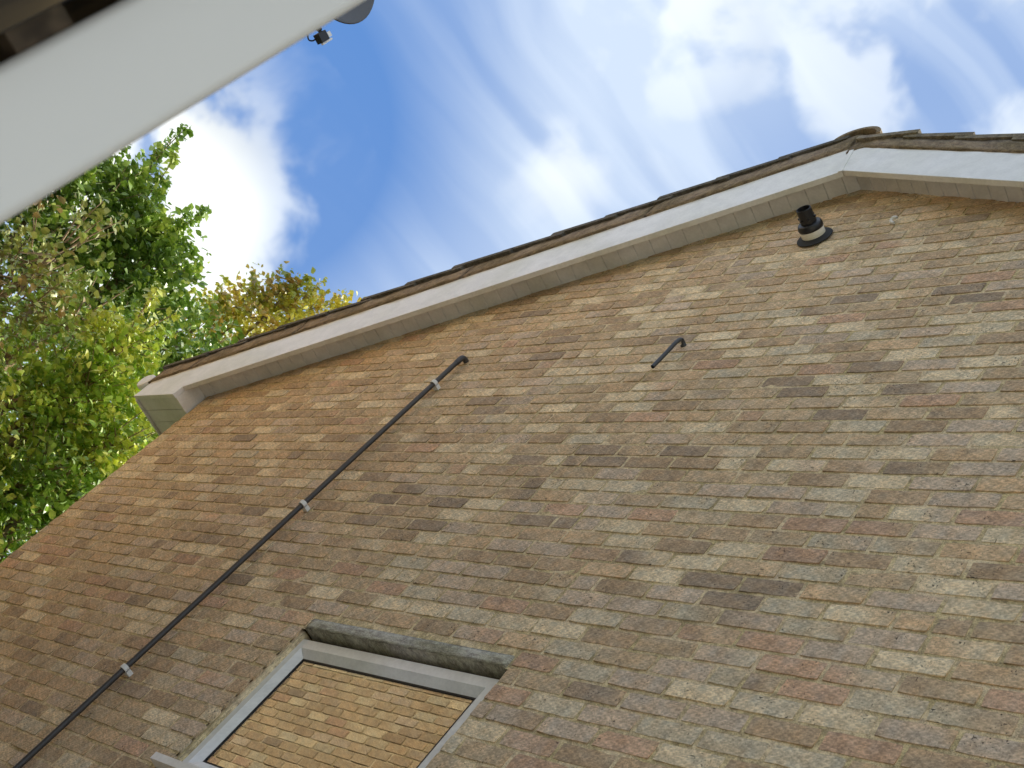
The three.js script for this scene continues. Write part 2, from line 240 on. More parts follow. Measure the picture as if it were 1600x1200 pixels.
// one brick: a front of nx by ny facets with worn, uneven arrises and sides that run back into the mortar
function brick(m, x0, x1, y0, y1, zf, zb, tone, r, nx = 5, ny = 2, top = null, flip = 1, stock = [1, 1, 1]) {
  const base = TONE[tone], other = TONE[pickTone(r)], mixAt = r() < 0.35 ? r() : -1, bright = 0.92 + 0.16 * r(), tilt = (r() - 0.5) * 0.0024, tiltY = (r() - 0.5) * 0.0016;
  const ou = r() * 5, ov = r() * 5, round = 0.0008, id0 = m.p.length / 3, cx = (x0 + x1) / 2, cy = (y0 + y1) / 2;
  const col = (fx, fy) => {
    let k = bright * (0.93 + 0.14 * n3(x0 * 31 + fx * 3, y0 * 37 + fy * 1.5, 3)), t = mixAt < 0 ? 0 : step(mixAt - 0.18, mixAt + 0.18, fx + (fy - 0.5) * 0.25) * 0.75;
    return [0, 1, 2].map((c) => lerp(base[c], other[c], t) * k * stock[c]);
  };
  const rows = [];
  for (let j = 0; j <= ny; j++) {
    rows.push([]);
    for (let i = 0; i <= nx; i++) {
      const fx = i / nx, fy = j / ny, edge = i === 0 || j === 0 || i === nx || j === ny, corner = (i === 0 || i === nx) && (j === 0 || j === ny);
      let x = lerp(x0, x1, fx), y = lerp(y0, y1, fy);
      if (edge) { if (i === 0) x += r() * 0.003; if (i === nx) x -= r() * 0.003; if (j === 0) y += (r() - 0.35) * 0.003; if (j === ny) y -= (r() - 0.35) * 0.003; if (corner) { x += (cx - x) * 0.012; y += (cy - y) * 0.03; } }
      else { x += (r() - 0.5) * 0.012; y += (r() - 0.5) * 0.012; }
      if (top) y = Math.min(y, top(x));
      const z = zf + tilt * (fx - 0.5) * 2 + tiltY * (fy - 0.5) * 2 + (r() - 0.5) * 0.0014 - (edge ? round * (0.5 + r()) : 0);
      rows[j].push(m.v(x, y, flip * z, x / 0.6 + ou, y / 0.6 + ov, col(fx, fy)));
    }
  }
  const Q = (a, b, c, d) => flip > 0 ? m.quad(a, b, c, d) : m.quad(a, d, c, b);
  for (let j = 0; j < ny; j++) for (let i = 0; i < nx; i++) Q(rows[j][i], rows[j][i + 1], rows[j + 1][i + 1], rows[j + 1][i]);
  const rim = []; for (let i = 0; i <= nx; i++) rim.push(rows[0][i]); for (let j = 1; j <= ny; j++) rim.push(rows[j][nx]); for (let i = nx - 1; i >= 0; i--) rim.push(rows[ny][i]); for (let j = ny - 1; j >= 1; j--) rim.push(rows[j][0]);
  const lip = rim.map((a) => m.v(m.p[a * 3], m.p[a * 3 + 1], m.p[a * 3 + 2], m.u[a * 2], m.u[a * 2 + 1], [m.c[a * 3], m.c[a * 3 + 1], m.c[a * 3 + 2]]));
  const back = rim.map((a) => { const x = m.p[a * 3], y = m.p[a * 3 + 1]; return m.v(x, y, flip * zb, (x + 0.03) / 0.6 + ou, (y + 0.03) / 0.6 + ov, [m.c[a * 3], m.c[a * 3 + 1], m.c[a * 3 + 2]]); });
  for (let k = 0; k < rim.length; k++) { const n = (k + 1) % rim.length; Q(back[k], back[n], lip[n], lip[k]); }
  return [id0, cx, cy];
}
const BED = 0.075, LEN = 0.225, Y0 = (E + 4.756) - 86 * BED;        // course lines lie at Y0 + k * BED
const AX = -3.35, WL = -7.38, WR = 0.68;                            // apex and corners of the gable
const S = (x) => x < AX ? E + 5.117 + 0.3987 * (x - AX) : E + 5.117 - 0.4088 * (x - AX);   // where the soffit meets the wall
const OPEN = { x0: -4.235, x1: -3.045, y0: E + 1.081, y1: E + 1.9 };

const house = thing('brick_house', 'brick gable-end house with white barge boards and a small window', 'house');
{
  // mortar sheet, slightly uneven, with the window opening left out
  const xs = [], ys = []; for (let x = WL; x <= WR + 1e-6; x += 0.026) xs.push(x); xs[xs.length - 1] = WR;
  for (let y = 0; y < E + 5.25; y += 0.026) ys.push(y);
  const snap = (a, v) => { let b = 0; a.forEach((q, i) => { if (Math.abs(q - v) < Math.abs(a[b] - v)) b = i; }); a[b] = v; };
  snap(xs, OPEN.x0); snap(xs, OPEN.x1); snap(xs, AX); snap(ys, OPEN.y0); snap(ys, OPEN.y1 - 0.08);
  const m = new MB(), id = ys.map(() => []);
  ys.forEach((y, j) => xs.forEach((x, i) => { const yy = Math.min(y, S(x) + 0.06); id[j][i] = m.v(x, yy, -0.0038 + (fbm3(x * 9, yy * 16, 2.5, 3) - 0.5) * 0.0056, x / 0.5, yy / 0.5); }));
  for (let j = 0; j + 1 < ys.length; j++) for (let i = 0; i + 1 < xs.length; i++) {
    const cx = (xs[i] + xs[i + 1]) / 2, cy = (ys[j] + ys[j + 1]) / 2;
    if (cx > OPEN.x0 && cx < OPEN.x1 && cy > OPEN.y0 && cy < OPEN.y1 - 0.08) continue;
    if (ys[j] > S(xs[i]) + 0.06 && ys[j] > S(xs[i + 1]) + 0.06) continue;
    m.quad(id[j][i], id[j][i + 1], id[j + 1][i + 1], id[j + 1][i]);
  }
  const wall = mesh('wall', m.geo(), M.mortar, house);
  // the wall's thickness
  const sh = new THREE.Shape([[WL + 0.004, 0], [WR - 0.004, 0], [WR - 0.004, S(WR)], [AX, S(AX) + 0.05], [WL + 0.004, S(WL)]].map((p) => new THREE.Vector2(...p)));
  sh.holes.push(new THREE.Path([[OPEN.x0, OPEN.y0], [OPEN.x0, E + 1.84], [OPEN.x1, E + 1.84], [OPEN.x1, OPEN.y0]].map((p) => new THREE.Vector2(...p))));
  const g = new THREE.ExtrudeGeometry(sh, { depth: 0.23, bevelEnabled: false }); g.translate(0, 0, -0.255); mesh('wall_core', g, M.core, house);

  // the bricks: the 300 that show largest are parts, the rest one piece
  const list = [], v = new THREE.Vector3(), proj = (x, y) => { v.set(x, y, 0).project(camera); return [v.x, v.y, v.z]; };
  const top = (x) => S(x) + 0.055;
  for (let k = 0; k < 92; k++) {
    const y0 = Y0 + k * BED + 0.0065, y1 = y0 + 0.0622, ph = (((86 - k) - 1) % 2 === 0 ? 0.29 : 0.80) * LEN, rr = rngOf(k * 911 + 3);
    if (y0 > S(AX) + 0.03) break;
    const wob = (rr() - 0.5) * 0.02; const cuts = [];
    for (let n = Math.floor((WL - ph) / LEN); n * LEN + ph < WR + LEN; n++) { cuts.push(n * LEN + ph + wob + (rr() - 0.5) * 0.014); if (rr() < 0.05) cuts.push(n * LEN + ph + wob + 0.1125); }
    for (let c = 0; c + 1 < cuts.length; c++) {
      let spans = [[Math.max(cuts[c] + 0.006, WL), Math.min(cuts[c + 1] - 0.006, WR)]];
      if (y1 > OPEN.y0 + 0.01 && y0 < OPEN.y1 - 0.01) spans = spans.flatMap(([a, b]) => b < OPEN.x0 || a > OPEN.x1 ? [[a, b]] : [[a, Math.min(b, OPEN.x0)], [Math.max(a, OPEN.x1), b]]);
      for (const [a, b] of spans) { if (b - a < 0.02) continue; if (y0 > S((a + b) / 2) + 0.04) continue; list.push({ a, b, y0, y1, k }); }
    }
  }
  const tones = []; for (const [t, a] of Object.entries(TONES)) for (let i = 0; i < a.length; i += 2) tones.push([t, a[i], a[i + 1]]);
  for (const b of list) {
    const q = [[b.a, b.y0], [b.b, b.y0], [b.b, b.y1], [b.a, b.y1]].map(([x, y]) => proj(x, y));
    const ar = Math.abs((q[2][0] - q[0][0]) * (q[3][1] - q[1][1]) - (q[3][0] - q[1][0]) * (q[2][1] - q[0][1])) / 2, cx = (q[0][0] + q[2][0]) / 2, cy = (q[0][1] + q[2][1]) / 2;
    const inOpen = q.every((p) => Math.abs(p[0]) < 1.05 && Math.abs(p[1]) < 1.05);
    b.size = inOpen && Math.abs(cx) < 1 && Math.abs(cy) < 1 ? ar : 0;
    b.tone = null; for (const [t, x, y] of tones) if (x > b.a - 0.005 && x < b.b + 0.005 && y > b.y0 - 0.006 && y < b.y1 + 0.006) b.tone = t;
  }
  const order = [...list].sort((p, q) => q.size - p.size), big = new Set(order.slice(0, 300));
  const rest = new MB(true); let n = 0;
  for (const b of list) {
    const r = rngOf(9000 + n++ * 31), m1 = big.has(b) ? new MB(true) : rest;
    const tone = b.tone ?? pickTone(r), corner = b.a <= WL + 0.001 || b.b >= WR - 0.001;
    brick(m1, b.a, b.b, b.y0, b.y1, 0.0002 + (r() - 0.5) * 0.0034, corner ? -0.1 : -0.03, tone, r, b.b - b.a < 0.13 ? 3 : 5, 2, b.y1 > S((b.a + b.b) / 2) - 0.1 ? top : null);
    if (m1 !== rest) mesh('brick', m1.geo(), M.brick, wall);
  }
  mesh('brickwork', rest.geo(), M.brick, wall).userData.kind = 'stuff';

  // other walls of the house
  mesh('side_wall', box(WL + 0.003, WL + 0.25, 0, E + 3.42, -9, -0.256, 0.5), M.core, house);
  mesh('side_wall', box(WR - 0.25, WR - 0.003, 0, E + 3.42, -9, -0.256, 0.5), M.core, house);
  mesh('back_wall', extrude([[WL + 0.003, 0], [WR - 0.003, 0], [WR - 0.003, S(WR)], [AX, S(AX)], [WL + 0.003, S(WL)]], 0.25, -9.26, 0), M.core, house);

  // roof: deck, verge mortar, verge tiles, ridge
  const EL = -7.94, ER = 1.24;
  const roof = mesh('roof', slab(EL + 0.02, AX, (x) => S(x) + 0.1, (x) => S(x) + 0.19, -9.4, 0.119), M.tile, house);
  mesh('roof_slope', slab(AX, ER - 0.02, (x) => S(x) + 0.05, (x) => S(x) + 0.13, -9.4, 0.119), M.tile, roof);
  const edges = [-7.97, -7.6, -6.79, -5.6, -4.5, -3.44];
  for (let i = 0; i + 1 < edges.length; i++) mesh('verge_mortar', roughBar(edges[i] + 0.004, edges[i + 1] - 0.004, (x) => S(x) + 0.206, (x) => S(x) + 0.345, -0.12, 0.158, 0.009, i * 3.1), M.verge, roof);
  for (const [a, b, i] of [[-3.43, -2.3, 7], [-2.29, -1.1, 8], [-1.09, 0.1, 9], [0.11, 1.26, 10]]) mesh('verge_mortar', roughBar(a, b, (x) => S(x) + 0.146, (x) => S(x) + 0.25, -0.12, 0.158, 0.008, i * 3.1), M.verge, roof);
  const tr = rngOf(4);
  for (let k = 0; k < 14; k++) {
    const x = -3.87 - 0.317 * k + (tr() - 0.5) * 0.012, l = Math.min(0.405, -3.5 - x), d = (tr() - 0.5) * 0.008, zf = 0.172 + (tr() - 0.5) * 0.012; if (x < -8.1) break;
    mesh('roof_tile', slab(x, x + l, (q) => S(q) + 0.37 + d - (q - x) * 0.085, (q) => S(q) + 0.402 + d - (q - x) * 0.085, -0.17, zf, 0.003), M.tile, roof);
  }
  for (let k = 0; k < 14; k++) {
    const x = -3.05 + 0.317 * k + (tr() - 0.5) * 0.012, l = Math.min(0.405, x + 3.42), d = (tr() - 0.5) * 0.008, zf = 0.172 + (tr() - 0.5) * 0.012; if (x > 1.4) break;
    mesh('roof_tile', slab(x - l, x, (q) => S(q) + 0.276 + d - (x - q) * 0.085, (q) => S(q) + 0.308 + d - (x - q) * 0.085, -0.17, zf, 0.003), M.tilePale, roof);
  }
  for (let k = 0; k < 6; k++) {
    const pts = []; for (let i = 0; i <= 14; i++) { const a = Math.PI * i / 14; pts.push([Math.cos(a) * 0.135, Math.sin(a) * 0.105]); } for (let i = 14; i >= 0; i--) { const a = Math.PI * i / 14; pts.push([Math.cos(a) * 0.113, Math.sin(a) * 0.084 - 0.004]); }
    const g = extrude(pts, 0.44, 0, 0.003); const o = mesh('ridge_tile', g, M.verge, roof); o.position.set(-3.455, E + 5.40 + (k % 2) * 0.004, -0.275 - k * 0.445); o.rotation.z = 0.03;
  }
  mesh('ridge_bedding', roughBar(-3.57, -3.34, (x) => E + 5.355, (x) => E + 5.46 - Math.abs(x + 3.455) * 0.5, -0.2, 0.145, 0.01, 77, 0.02), M.verge, roof);

  // barge boards with the boxed eaves
  const bL = -0.09, tL = 0.21, tR = 0.15;
  mesh('barge_board', extrude([[EL, E + 3.33], [-7.4, E + 3.33], [-7.4, S(-7.4) + bL], [AX - 0.002, S(AX) + bL], [AX - 0.06, S(AX - 0.06) + tL - 0.004], [EL, S(EL) + tL]], 0.03, 0.12), M.upvc, house);
  mesh('barge_board', extrude([[AX + 0.002, S(AX) + bL], [0.7, S(0.7) + bL], [0.7, E + 3.33], [ER, E + 3.33], [ER, S(ER) + tR], [AX - 0.071, S(AX - 0.071) + tL]], 0.03, 0.124), M.upvc, house);
  { const a = new THREE.Vector2(AX - 0.004, S(AX) + bL - 0.012), b = new THREE.Vector2(AX - 0.058, S(AX - 0.06) + tL - 0.05), d = b.clone().sub(a).normalize(), n = new THREE.Vector2(-d.y, d.x).multiplyScalar(0.012);
    mesh('joint_trim', extrude([[a.x - n.x, a.y - n.y], [b.x - n.x, b.y - n.y], [b.x + n.x, b.y + n.y], [a.x + n.x, a.y + n.y]].reverse(), 0.006, 0.152), M.upvc, house); }
  // soffit boards under the verge
  const so = part('soffit', house);
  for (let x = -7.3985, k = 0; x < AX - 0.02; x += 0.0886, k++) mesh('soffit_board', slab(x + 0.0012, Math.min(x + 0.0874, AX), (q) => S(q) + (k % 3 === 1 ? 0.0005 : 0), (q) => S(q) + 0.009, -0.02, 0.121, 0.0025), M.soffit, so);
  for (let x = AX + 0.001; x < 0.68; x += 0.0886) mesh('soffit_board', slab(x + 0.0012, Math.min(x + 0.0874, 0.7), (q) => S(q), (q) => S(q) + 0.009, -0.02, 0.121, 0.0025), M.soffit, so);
  // boxed eaves on the left: cheek, boards underneath, fascia, gutter
  mesh('box_cheek', box(-7.412, -7.398, E + 3.334, S(-7.4) + 0.006, -0.01, 0.1195), M.upvc, house);
  mesh('box_cheek', box(0.702, 0.716, E + 3.334, S(0.7) + 0.006, -0.01, 0.1195), M.upvc, house);
  const es = part('eaves_soffit', house);
  for (const [a, b] of [[EL + 0.024, -7.41], [0.714, ER - 0.024]]) {
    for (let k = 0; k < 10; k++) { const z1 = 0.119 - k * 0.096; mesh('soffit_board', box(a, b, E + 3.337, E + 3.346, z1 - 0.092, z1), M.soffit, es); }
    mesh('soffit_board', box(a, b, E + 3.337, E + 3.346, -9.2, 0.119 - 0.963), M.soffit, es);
    mesh('soffit_backing', box(a, b, E + 3.352, E + 3.36, -9.2, 0.115), M.core, es);
  }
  mesh('eaves_fascia', box(EL, EL + 0.018, E + 3.322, E + 3.47, -9.3, 0.119), M.upvc, house);
  mesh('eaves_fascia', box(ER - 0.018, ER, E + 3.322, E + 3.44, -9.3, 0.119), M.upvc, house);
  const ring = []; for (let i = 0; i <= 16; i++) { const a = Math.PI * (1 + i / 16); ring.push([Math.cos(a) * 0.057, Math.sin(a) * 0.057]); } for (let i = 16; i >= 0; i--) { const a = Math.PI * (1 + i / 16); ring.push([Math.cos(a) * 0.053, Math.sin(a) * 0.053]); }
  const gut = mesh('gutter', extrude(ring, 9.2, -9.2, 0), M.upvc, house); gut.position.set(-8.04, E + 3.515, 0.13);
  const cap = []; for (let i = 0; i <= 28; i++) { const a = Math.PI * 2 * i / 28; cap.push([Math.cos(a) * 0.078, Math.sin(a) * (a > Math.PI ? 0.078 : 0.06)]); }
  mesh('stop_end', extrude(cap.slice(0, 28), 0.045, -0.01, 0.014), M.upvc, gut);
}

// ---------------------------------------------------------------- window
{
  const w = part('window', house), X0 = -4.226, X1 = -3.066, Ya = E + 1.108, Yb = E + 1.795, zf = -0.03;
  const ringM = (rings) => { const m = new MB(); for (let k = 0; k + 1 < rings.length; k++) { const [i0, z0] = rings[k], [i1, z1] = rings[k + 1];
    const C = (i, z) => [[X0 + i, Ya + i, z], [X1 - i, Ya + i, z], [X1 - i, Yb - i, z], [X0 + i, Yb - i, z]], a = C(i0, z0), b = C(i1, z1);
    for (let s = 0; s < 4; s++) { const t = (s + 1) % 4; m.quad(...[a[s], a[t], b[t], b[s]].map((q) => m.v(q[0], q[1], q[2], q[0], q[1] + q[2]))); } } return m.geo(); };
  mesh('frame', ringM([[0, -0.1], [0, zf - 0.003], [0.003, zf], [0.0445, zf], [0.047, zf - 0.002], [0.076, zf - 0.022], [0.078, zf - 0.03]]), M.frame, w);
  mesh('gasket', ringM([[0.0765, zf - 0.0225], [0.0835, zf - 0.0225], [0.0835, zf - 0.05]]), M.gasket, w);
  for (const z of [zf - 0.026, zf - 0.029]) { const g = new THREE.PlaneGeometry(X1 - X0 - 0.16, Yb - Ya - 0.16); g.translate((X0 + X1) / 2, (Ya + Yb) / 2, z); mesh('pane', g, pane, w); }
  mesh('sill', extrude([[-0.055, 0], [0.04, 0.012], [0.04, 0.042], [-0.055, 0.03]].map(([z, y]) => [-z, y]), 1.27, 0, 0.003).rotateY(Math.PI / 2).translate(-4.285, E + 1.07, 0), M.frame, w);
  mesh('packing', box(X0 + 0.002, X1 - 0.002, Yb + 0.001, E + 1.819, -0.1, -0.06), M.core, w);
  const lin_ = roughBar(-4.212, -3.06, () => E + 1.82, () => E + 1.874, -0.2, 0.004, 0.0013, 33, 0.02); mesh('lintel', lin_, M.concrete, house);
  mesh('reveal_mortar', new THREE.BufferGeometry().copy(roughBar(0, 0.72, () => -4.252, () => -4.216, -0.09, -0.012, 0.004, 51, 0.02)).rotateZ(-Math.PI / 2).translate(0, E + 1.815, 0), M.mortar, house);
}

// ---------------------------------------------------------------- pipes and flue on the wall
function pipeClip(parent, x, y, z, r) {
  const pts = []; for (let i = 0; i <= 20; i++) { const a = -0.35 + (Math.PI + 0.7) * i / 20; pts.push([Math.cos(a) * (r + 0.006), Math.sin(a) * (r + 0.006)]); } for (let i = 20; i >= 0; i--) { const a = -0.35 + (Math.PI + 0.7) * i / 20; pts.push([Math.cos(a) * (r + 0.0012), Math.sin(a) * (r + 0.0012)]); }
  const a = extrude(pts, 0.022, -0.011, 0.001).rotateX(Math.PI / 2), b = box(-r - 0.004, r + 0.004, -0.011, 0.011, -z, -r + 0.002);
  const g = mergeGeometries([a, b.toNonIndexed()].map((q) => { const o = new THREE.BufferGeometry(); for (const k of ['position', 'normal', 'uv']) o.setAttribute(k, q.attributes[k]); return o; }));
  mesh('pipe_clip', g, M.clip, parent).position.set(x, y, z);
}
{
  const o = thing('overflow_pipe', 'long thin dark grey pipe running down the brick wall, held by clips', 'pipe');
  const x = -5.02, z = 0.036, yt = E + 3.735;
  const pts = [[x, yt, -0.06], [x, yt, -0.01], [x, yt, 0.012], [x, yt - 0.004, 0.026], [x, yt - 0.014, 0.034], [x, yt - 0.035, z], [x, yt - 0.2, z]];
  mesh('pipe', mergeGeometries([tubeAlong(pts, 0.0132, 50), new THREE.CylinderGeometry(0.0128, 0.0128, yt - 0.3, 16, 1).translate(x, (yt - 0.3) / 2 + 0.1, z)]), M.blackPipe, o);
  mesh('elbow', mergeGeometries([tubeAlong(pts.slice(0, 6).concat([[x, yt - 0.06, z]]), 0.0158, 50)]), M.blackPipe, o);
  for (const y of [3.489, 2.502, 1.406, 0.3, -0.8]) pipeClip(o, x, E + y, z, 0.0131);
}
{
  const o = thing('pipe_stub', 'short black hooked pipe stub sticking out of the upper brick wall', 'pipe');
  const x = -3.575, yt = E + 3.765, z = 0.04;
  mesh('pipe', tubeAlong([[x, yt - 0.012, -0.05], [x, yt - 0.01, -0.005], [x, yt - 0.002, 0.018], [x, yt - 0.006, 0.032], [x, yt - 0.03, z], [x - 0.002, yt - 0.13, z + 0.001], [x - 0.004, yt - 0.235, z + 0.002]], 0.0094, 70), M.greyPipe, o);
  mesh('collar', lathe([[0.0098, -0.02], [0.0145, -0.02], [0.0145, 0.006], [0.0098, 0.009]], 24).translate(x, yt - 0.009, 0), M.greyPipe, o);
}
{
  const o = thing('boiler_flue', 'black boiler flue with a cream collar and black wall seal under the gable peak', 'flue');
  const at = (g) => g.translate(-3.362, E + 4.645, 0);
  const fl = [[0.03, 0.004], [0.082, 0.0035], [0.088, 0.007], [0.086, 0.011], [0.066, 0.016], [0.058, 0.022], [0.05, 0.022]];
  mesh('wall_seal', at(lathe(fl)), M.rubber, o);
  mesh('collar', at(lathe([[0.05, 0.01], [0.0575, 0.012], [0.0565, 0.056], [0.05, 0.057]])), M.cream, o);
  mesh('outer_ring', at(lathe([[0.05, 0.054], [0.0595, 0.056], [0.0605, 0.066], [0.057, 0.082], [0.05, 0.088], [0.036, 0.089]])), M.black, o);
  mesh('pipe', at(lathe([[0.036, 0.085], [0.0385, 0.087], [0.0385, 0.108], [0.0365, 0.111], [0.0355, 0.158], [0.034, 0.162], [0.031, 0.161], [0.03, 0.1], [0.004, 0.098]])), M.black, o);
  for (let k = 0; k < 6; k++) { const g = box(0.0355, 0.0435, -0.006, 0.006, 0.11, 0.118); g.rotateZ(k * Math.PI / 3 + 0.2); mesh('lug', at(g), M.black, o); }
}
{
  const g = new THREE.TorusGeometry(0.015, 0.0075, 8, 18, 4.2); g.rotateZ(0.8).rotateX(0.5).translate(-2.97, E + 4.697, 0.014);
  const o = mesh('plastic_plug', g, M.frame); o.userData = { label: 'tiny white plastic ring stuck on the brick wall, right of the flue', category: 'plug' };
}

// ---------------------------------------------------------------- house across the passage
const OZ = 2.42, OL = -12.5, OR = -3.9, OA = -8.2, OS = (x) => E + 6.2 - 0.4 * Math.abs(x - OA);  // raised and lengthened to block sky light from the left of the facing wall
{
  const o = thing('neighbour_house', 'brick gable-end house across the passage, mirrored in the window pane', 'house');
  const shp = [[OL, 0], [OR, 0], [OR, OS(OR)], [OA, OS(OA)], [OL, OS(OL)]];
  mesh('wall', extrude(shp, 0.25, OZ + 0.003, 0), M.dimMortar, o);
  mesh('house_body', extrude(shp.map(([x, y]) => [clamp(x, OL + 0.1, OR - 0.1), y && y - 0.05]), 8, OZ + 0.26, 0), M.core, o);
  const m = new MB(true); let n = 0;
  for (let k = 0; k < 110; k++) {
    const y0 = 0.01 + k * BED, y1 = y0 + 0.065, rr = rngOf(k * 71 + 5); if (y0 > OS(OA) - 0.02) break;
    for (let x = OL - rr() * 0.02 - (k % 2) * 0.1125; x < OR; x += LEN) {
      const a = Math.max(x + 0.005 + (rr() - 0.5) * 0.008, OL), b = Math.min(x + LEN - 0.005, OR); if (b - a < 0.03 || y1 > OS((a + b) / 2)) continue;
      const r = rngOf(50000 + n++ * 17); brick(m, a, b, y0, y1, -(OZ - 0.0035 + (r() - 0.5) * 0.002), -(OZ + 0.03), pickTone(r), r, 3, 1, null, -1, [0.54, 0.53, 0.45]);  // bricks darkened as well, to weaken the bounce onto the facing wall
    }
  }
  mesh('brickwork', m.geo(), M.brick, o).userData.kind = 'stuff';
  mesh('roof', mergeGeometries([slab(OL - 0.4, OA, (x) => OS(x) + 0.06, (x) => OS(x) + 0.2, OZ - 0.1, OZ + 8.5), slab(OA, OR + 0.4, (x) => OS(x) + 0.06, (x) => OS(x) + 0.2, OZ - 0.1, OZ + 8.5)]), M.tile, o);
  mesh('barge_board', mergeGeometries([slab(OL - 0.4, OA, (x) => OS(x) - 0.08, (x) => OS(x) + 0.16, OZ - 0.13, OZ - 0.105), slab(OA, OR + 0.4, (x) => OS(x) - 0.08, (x) => OS(x) + 0.16, OZ - 0.13, OZ - 0.105)]), M.upvc, o);
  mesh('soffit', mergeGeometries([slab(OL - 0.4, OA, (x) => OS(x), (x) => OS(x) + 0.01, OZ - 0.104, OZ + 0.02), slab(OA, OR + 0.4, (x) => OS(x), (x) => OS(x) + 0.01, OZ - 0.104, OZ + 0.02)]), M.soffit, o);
}
// timber post and white downpipe close to the lens
{
  const g = mergeGeometries([box(-0.69, -0.6, 0, 2.75, 2.311, 2.5, 0.35), box(-0.74, -0.7, 0, 2.75, 2.25, 2.5, 0.35)]); const o = mesh('timber_post', g, M.timber); o.userData = { label: 'dark weathered timber post beside the white downpipe', category: 'post' };  // rear box: an added board hiding the sunlit wall, so the gap stays dark
  const d = thing('downpipe', 'wide smooth white downpipe very close on the left, out of focus', 'downpipe');
  const r = 0.007, sh = new THREE.Shape(), W = 0.0325; sh.moveTo(-W + r, -W); sh.lineTo(W - r, -W); sh.absarc(W - r, -W + r, r, -Math.PI / 2, 0); sh.lineTo(W, W - r); sh.absarc(W - r, W - r, r, 0, Math.PI / 2); sh.lineTo(-W + r, W); sh.absarc(-W + r, W - r, r, Math.PI / 2, Math.PI); sh.lineTo(-W, -W + r); sh.absarc(-W + r, -W + r, r, Math.PI, Math.PI * 1.5);
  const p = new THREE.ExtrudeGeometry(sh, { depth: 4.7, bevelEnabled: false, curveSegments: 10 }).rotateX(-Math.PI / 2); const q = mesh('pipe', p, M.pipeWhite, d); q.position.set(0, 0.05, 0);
  mesh('pipe_clip', box(-0.05, 0.026, E + 0.312, E + 0.348, 0.0326, 0.0446), M.bark, d);
  d.position.set(-0.652, 0, 2.2667 ); d.rotation.x = 0; 
}

// ---------------------------------------------------------------- satellite dish on the neighbour's wall
{
  const o = thing('satellite_dish', 'grey satellite dish on a mast, high up behind the white downpipe', 'satellite dish');
  o.position.set(-3.219, E + 2.692, 2.112);
  const prof = []; for (let i = 0; i <= 14; i++) { const r = 0.172 * i / 14; prof.push([r, r * r * 0.9 - 0.036]); } for (let i = 14; i >= 0; i--) { const r = 0.172 * i / 14; prof.push([r + (i === 14 ? 0.003 : 0), r * r * 0.9 - 0.04]); }
  const d = mesh('reflector', lathe(prof, 48), M.dish, o); d.rotation.set(-0.2, Math.PI / 2, 0, 'YXZ');
  mesh('mast', new THREE.CylinderGeometry(0.024, 0.024, E + 2.75, 20).translate(-0.11, -(E + 2.75) / 2 + 0.06, 0.12), M.steel, o);
  mesh('mast_bracket', tubeAlong([[-0.04, -0.01, 0.0], [-0.08, -0.01, 0.06], [-0.11, -0.02, 0.12]], 0.014, 20), M.steel, o);
  mesh('lnb_arm', tubeAlong([[-0.02, -0.2, -0.02], [0.03, -0.25, -0.06], [0.1, -0.26, -0.12]], 0.008, 20), M.steel, o);
  const l = part('lnb', o); l.scale.setScalar(0.85); l.position.set(0.116, -0.269, -0.139);
  mesh('lnb_body', box(-0.018, 0.014, -0.03, 0.006, -0.016, 0.018), M.black, l);
  mesh('lnb_cap', box(-0.006, 0.008, 0.004, 0.026, -0.012, 0.006), M.frame, l);
  mesh('lnb_clip', box(-0.004, 0.006, -0.026, 0.022, -0.024, -0.017), M.frame, l);
  mesh('cable', tubeAlong([[-0.01, -0.03, 0.004], [-0.03, -0.034, 0.004], [-0.05, -0.03, 0.012], [-0.06, -0.012, 0.03], [-0.06, 0.03, 0.06]], 0.0028, 30, 8), M.black, l);
}

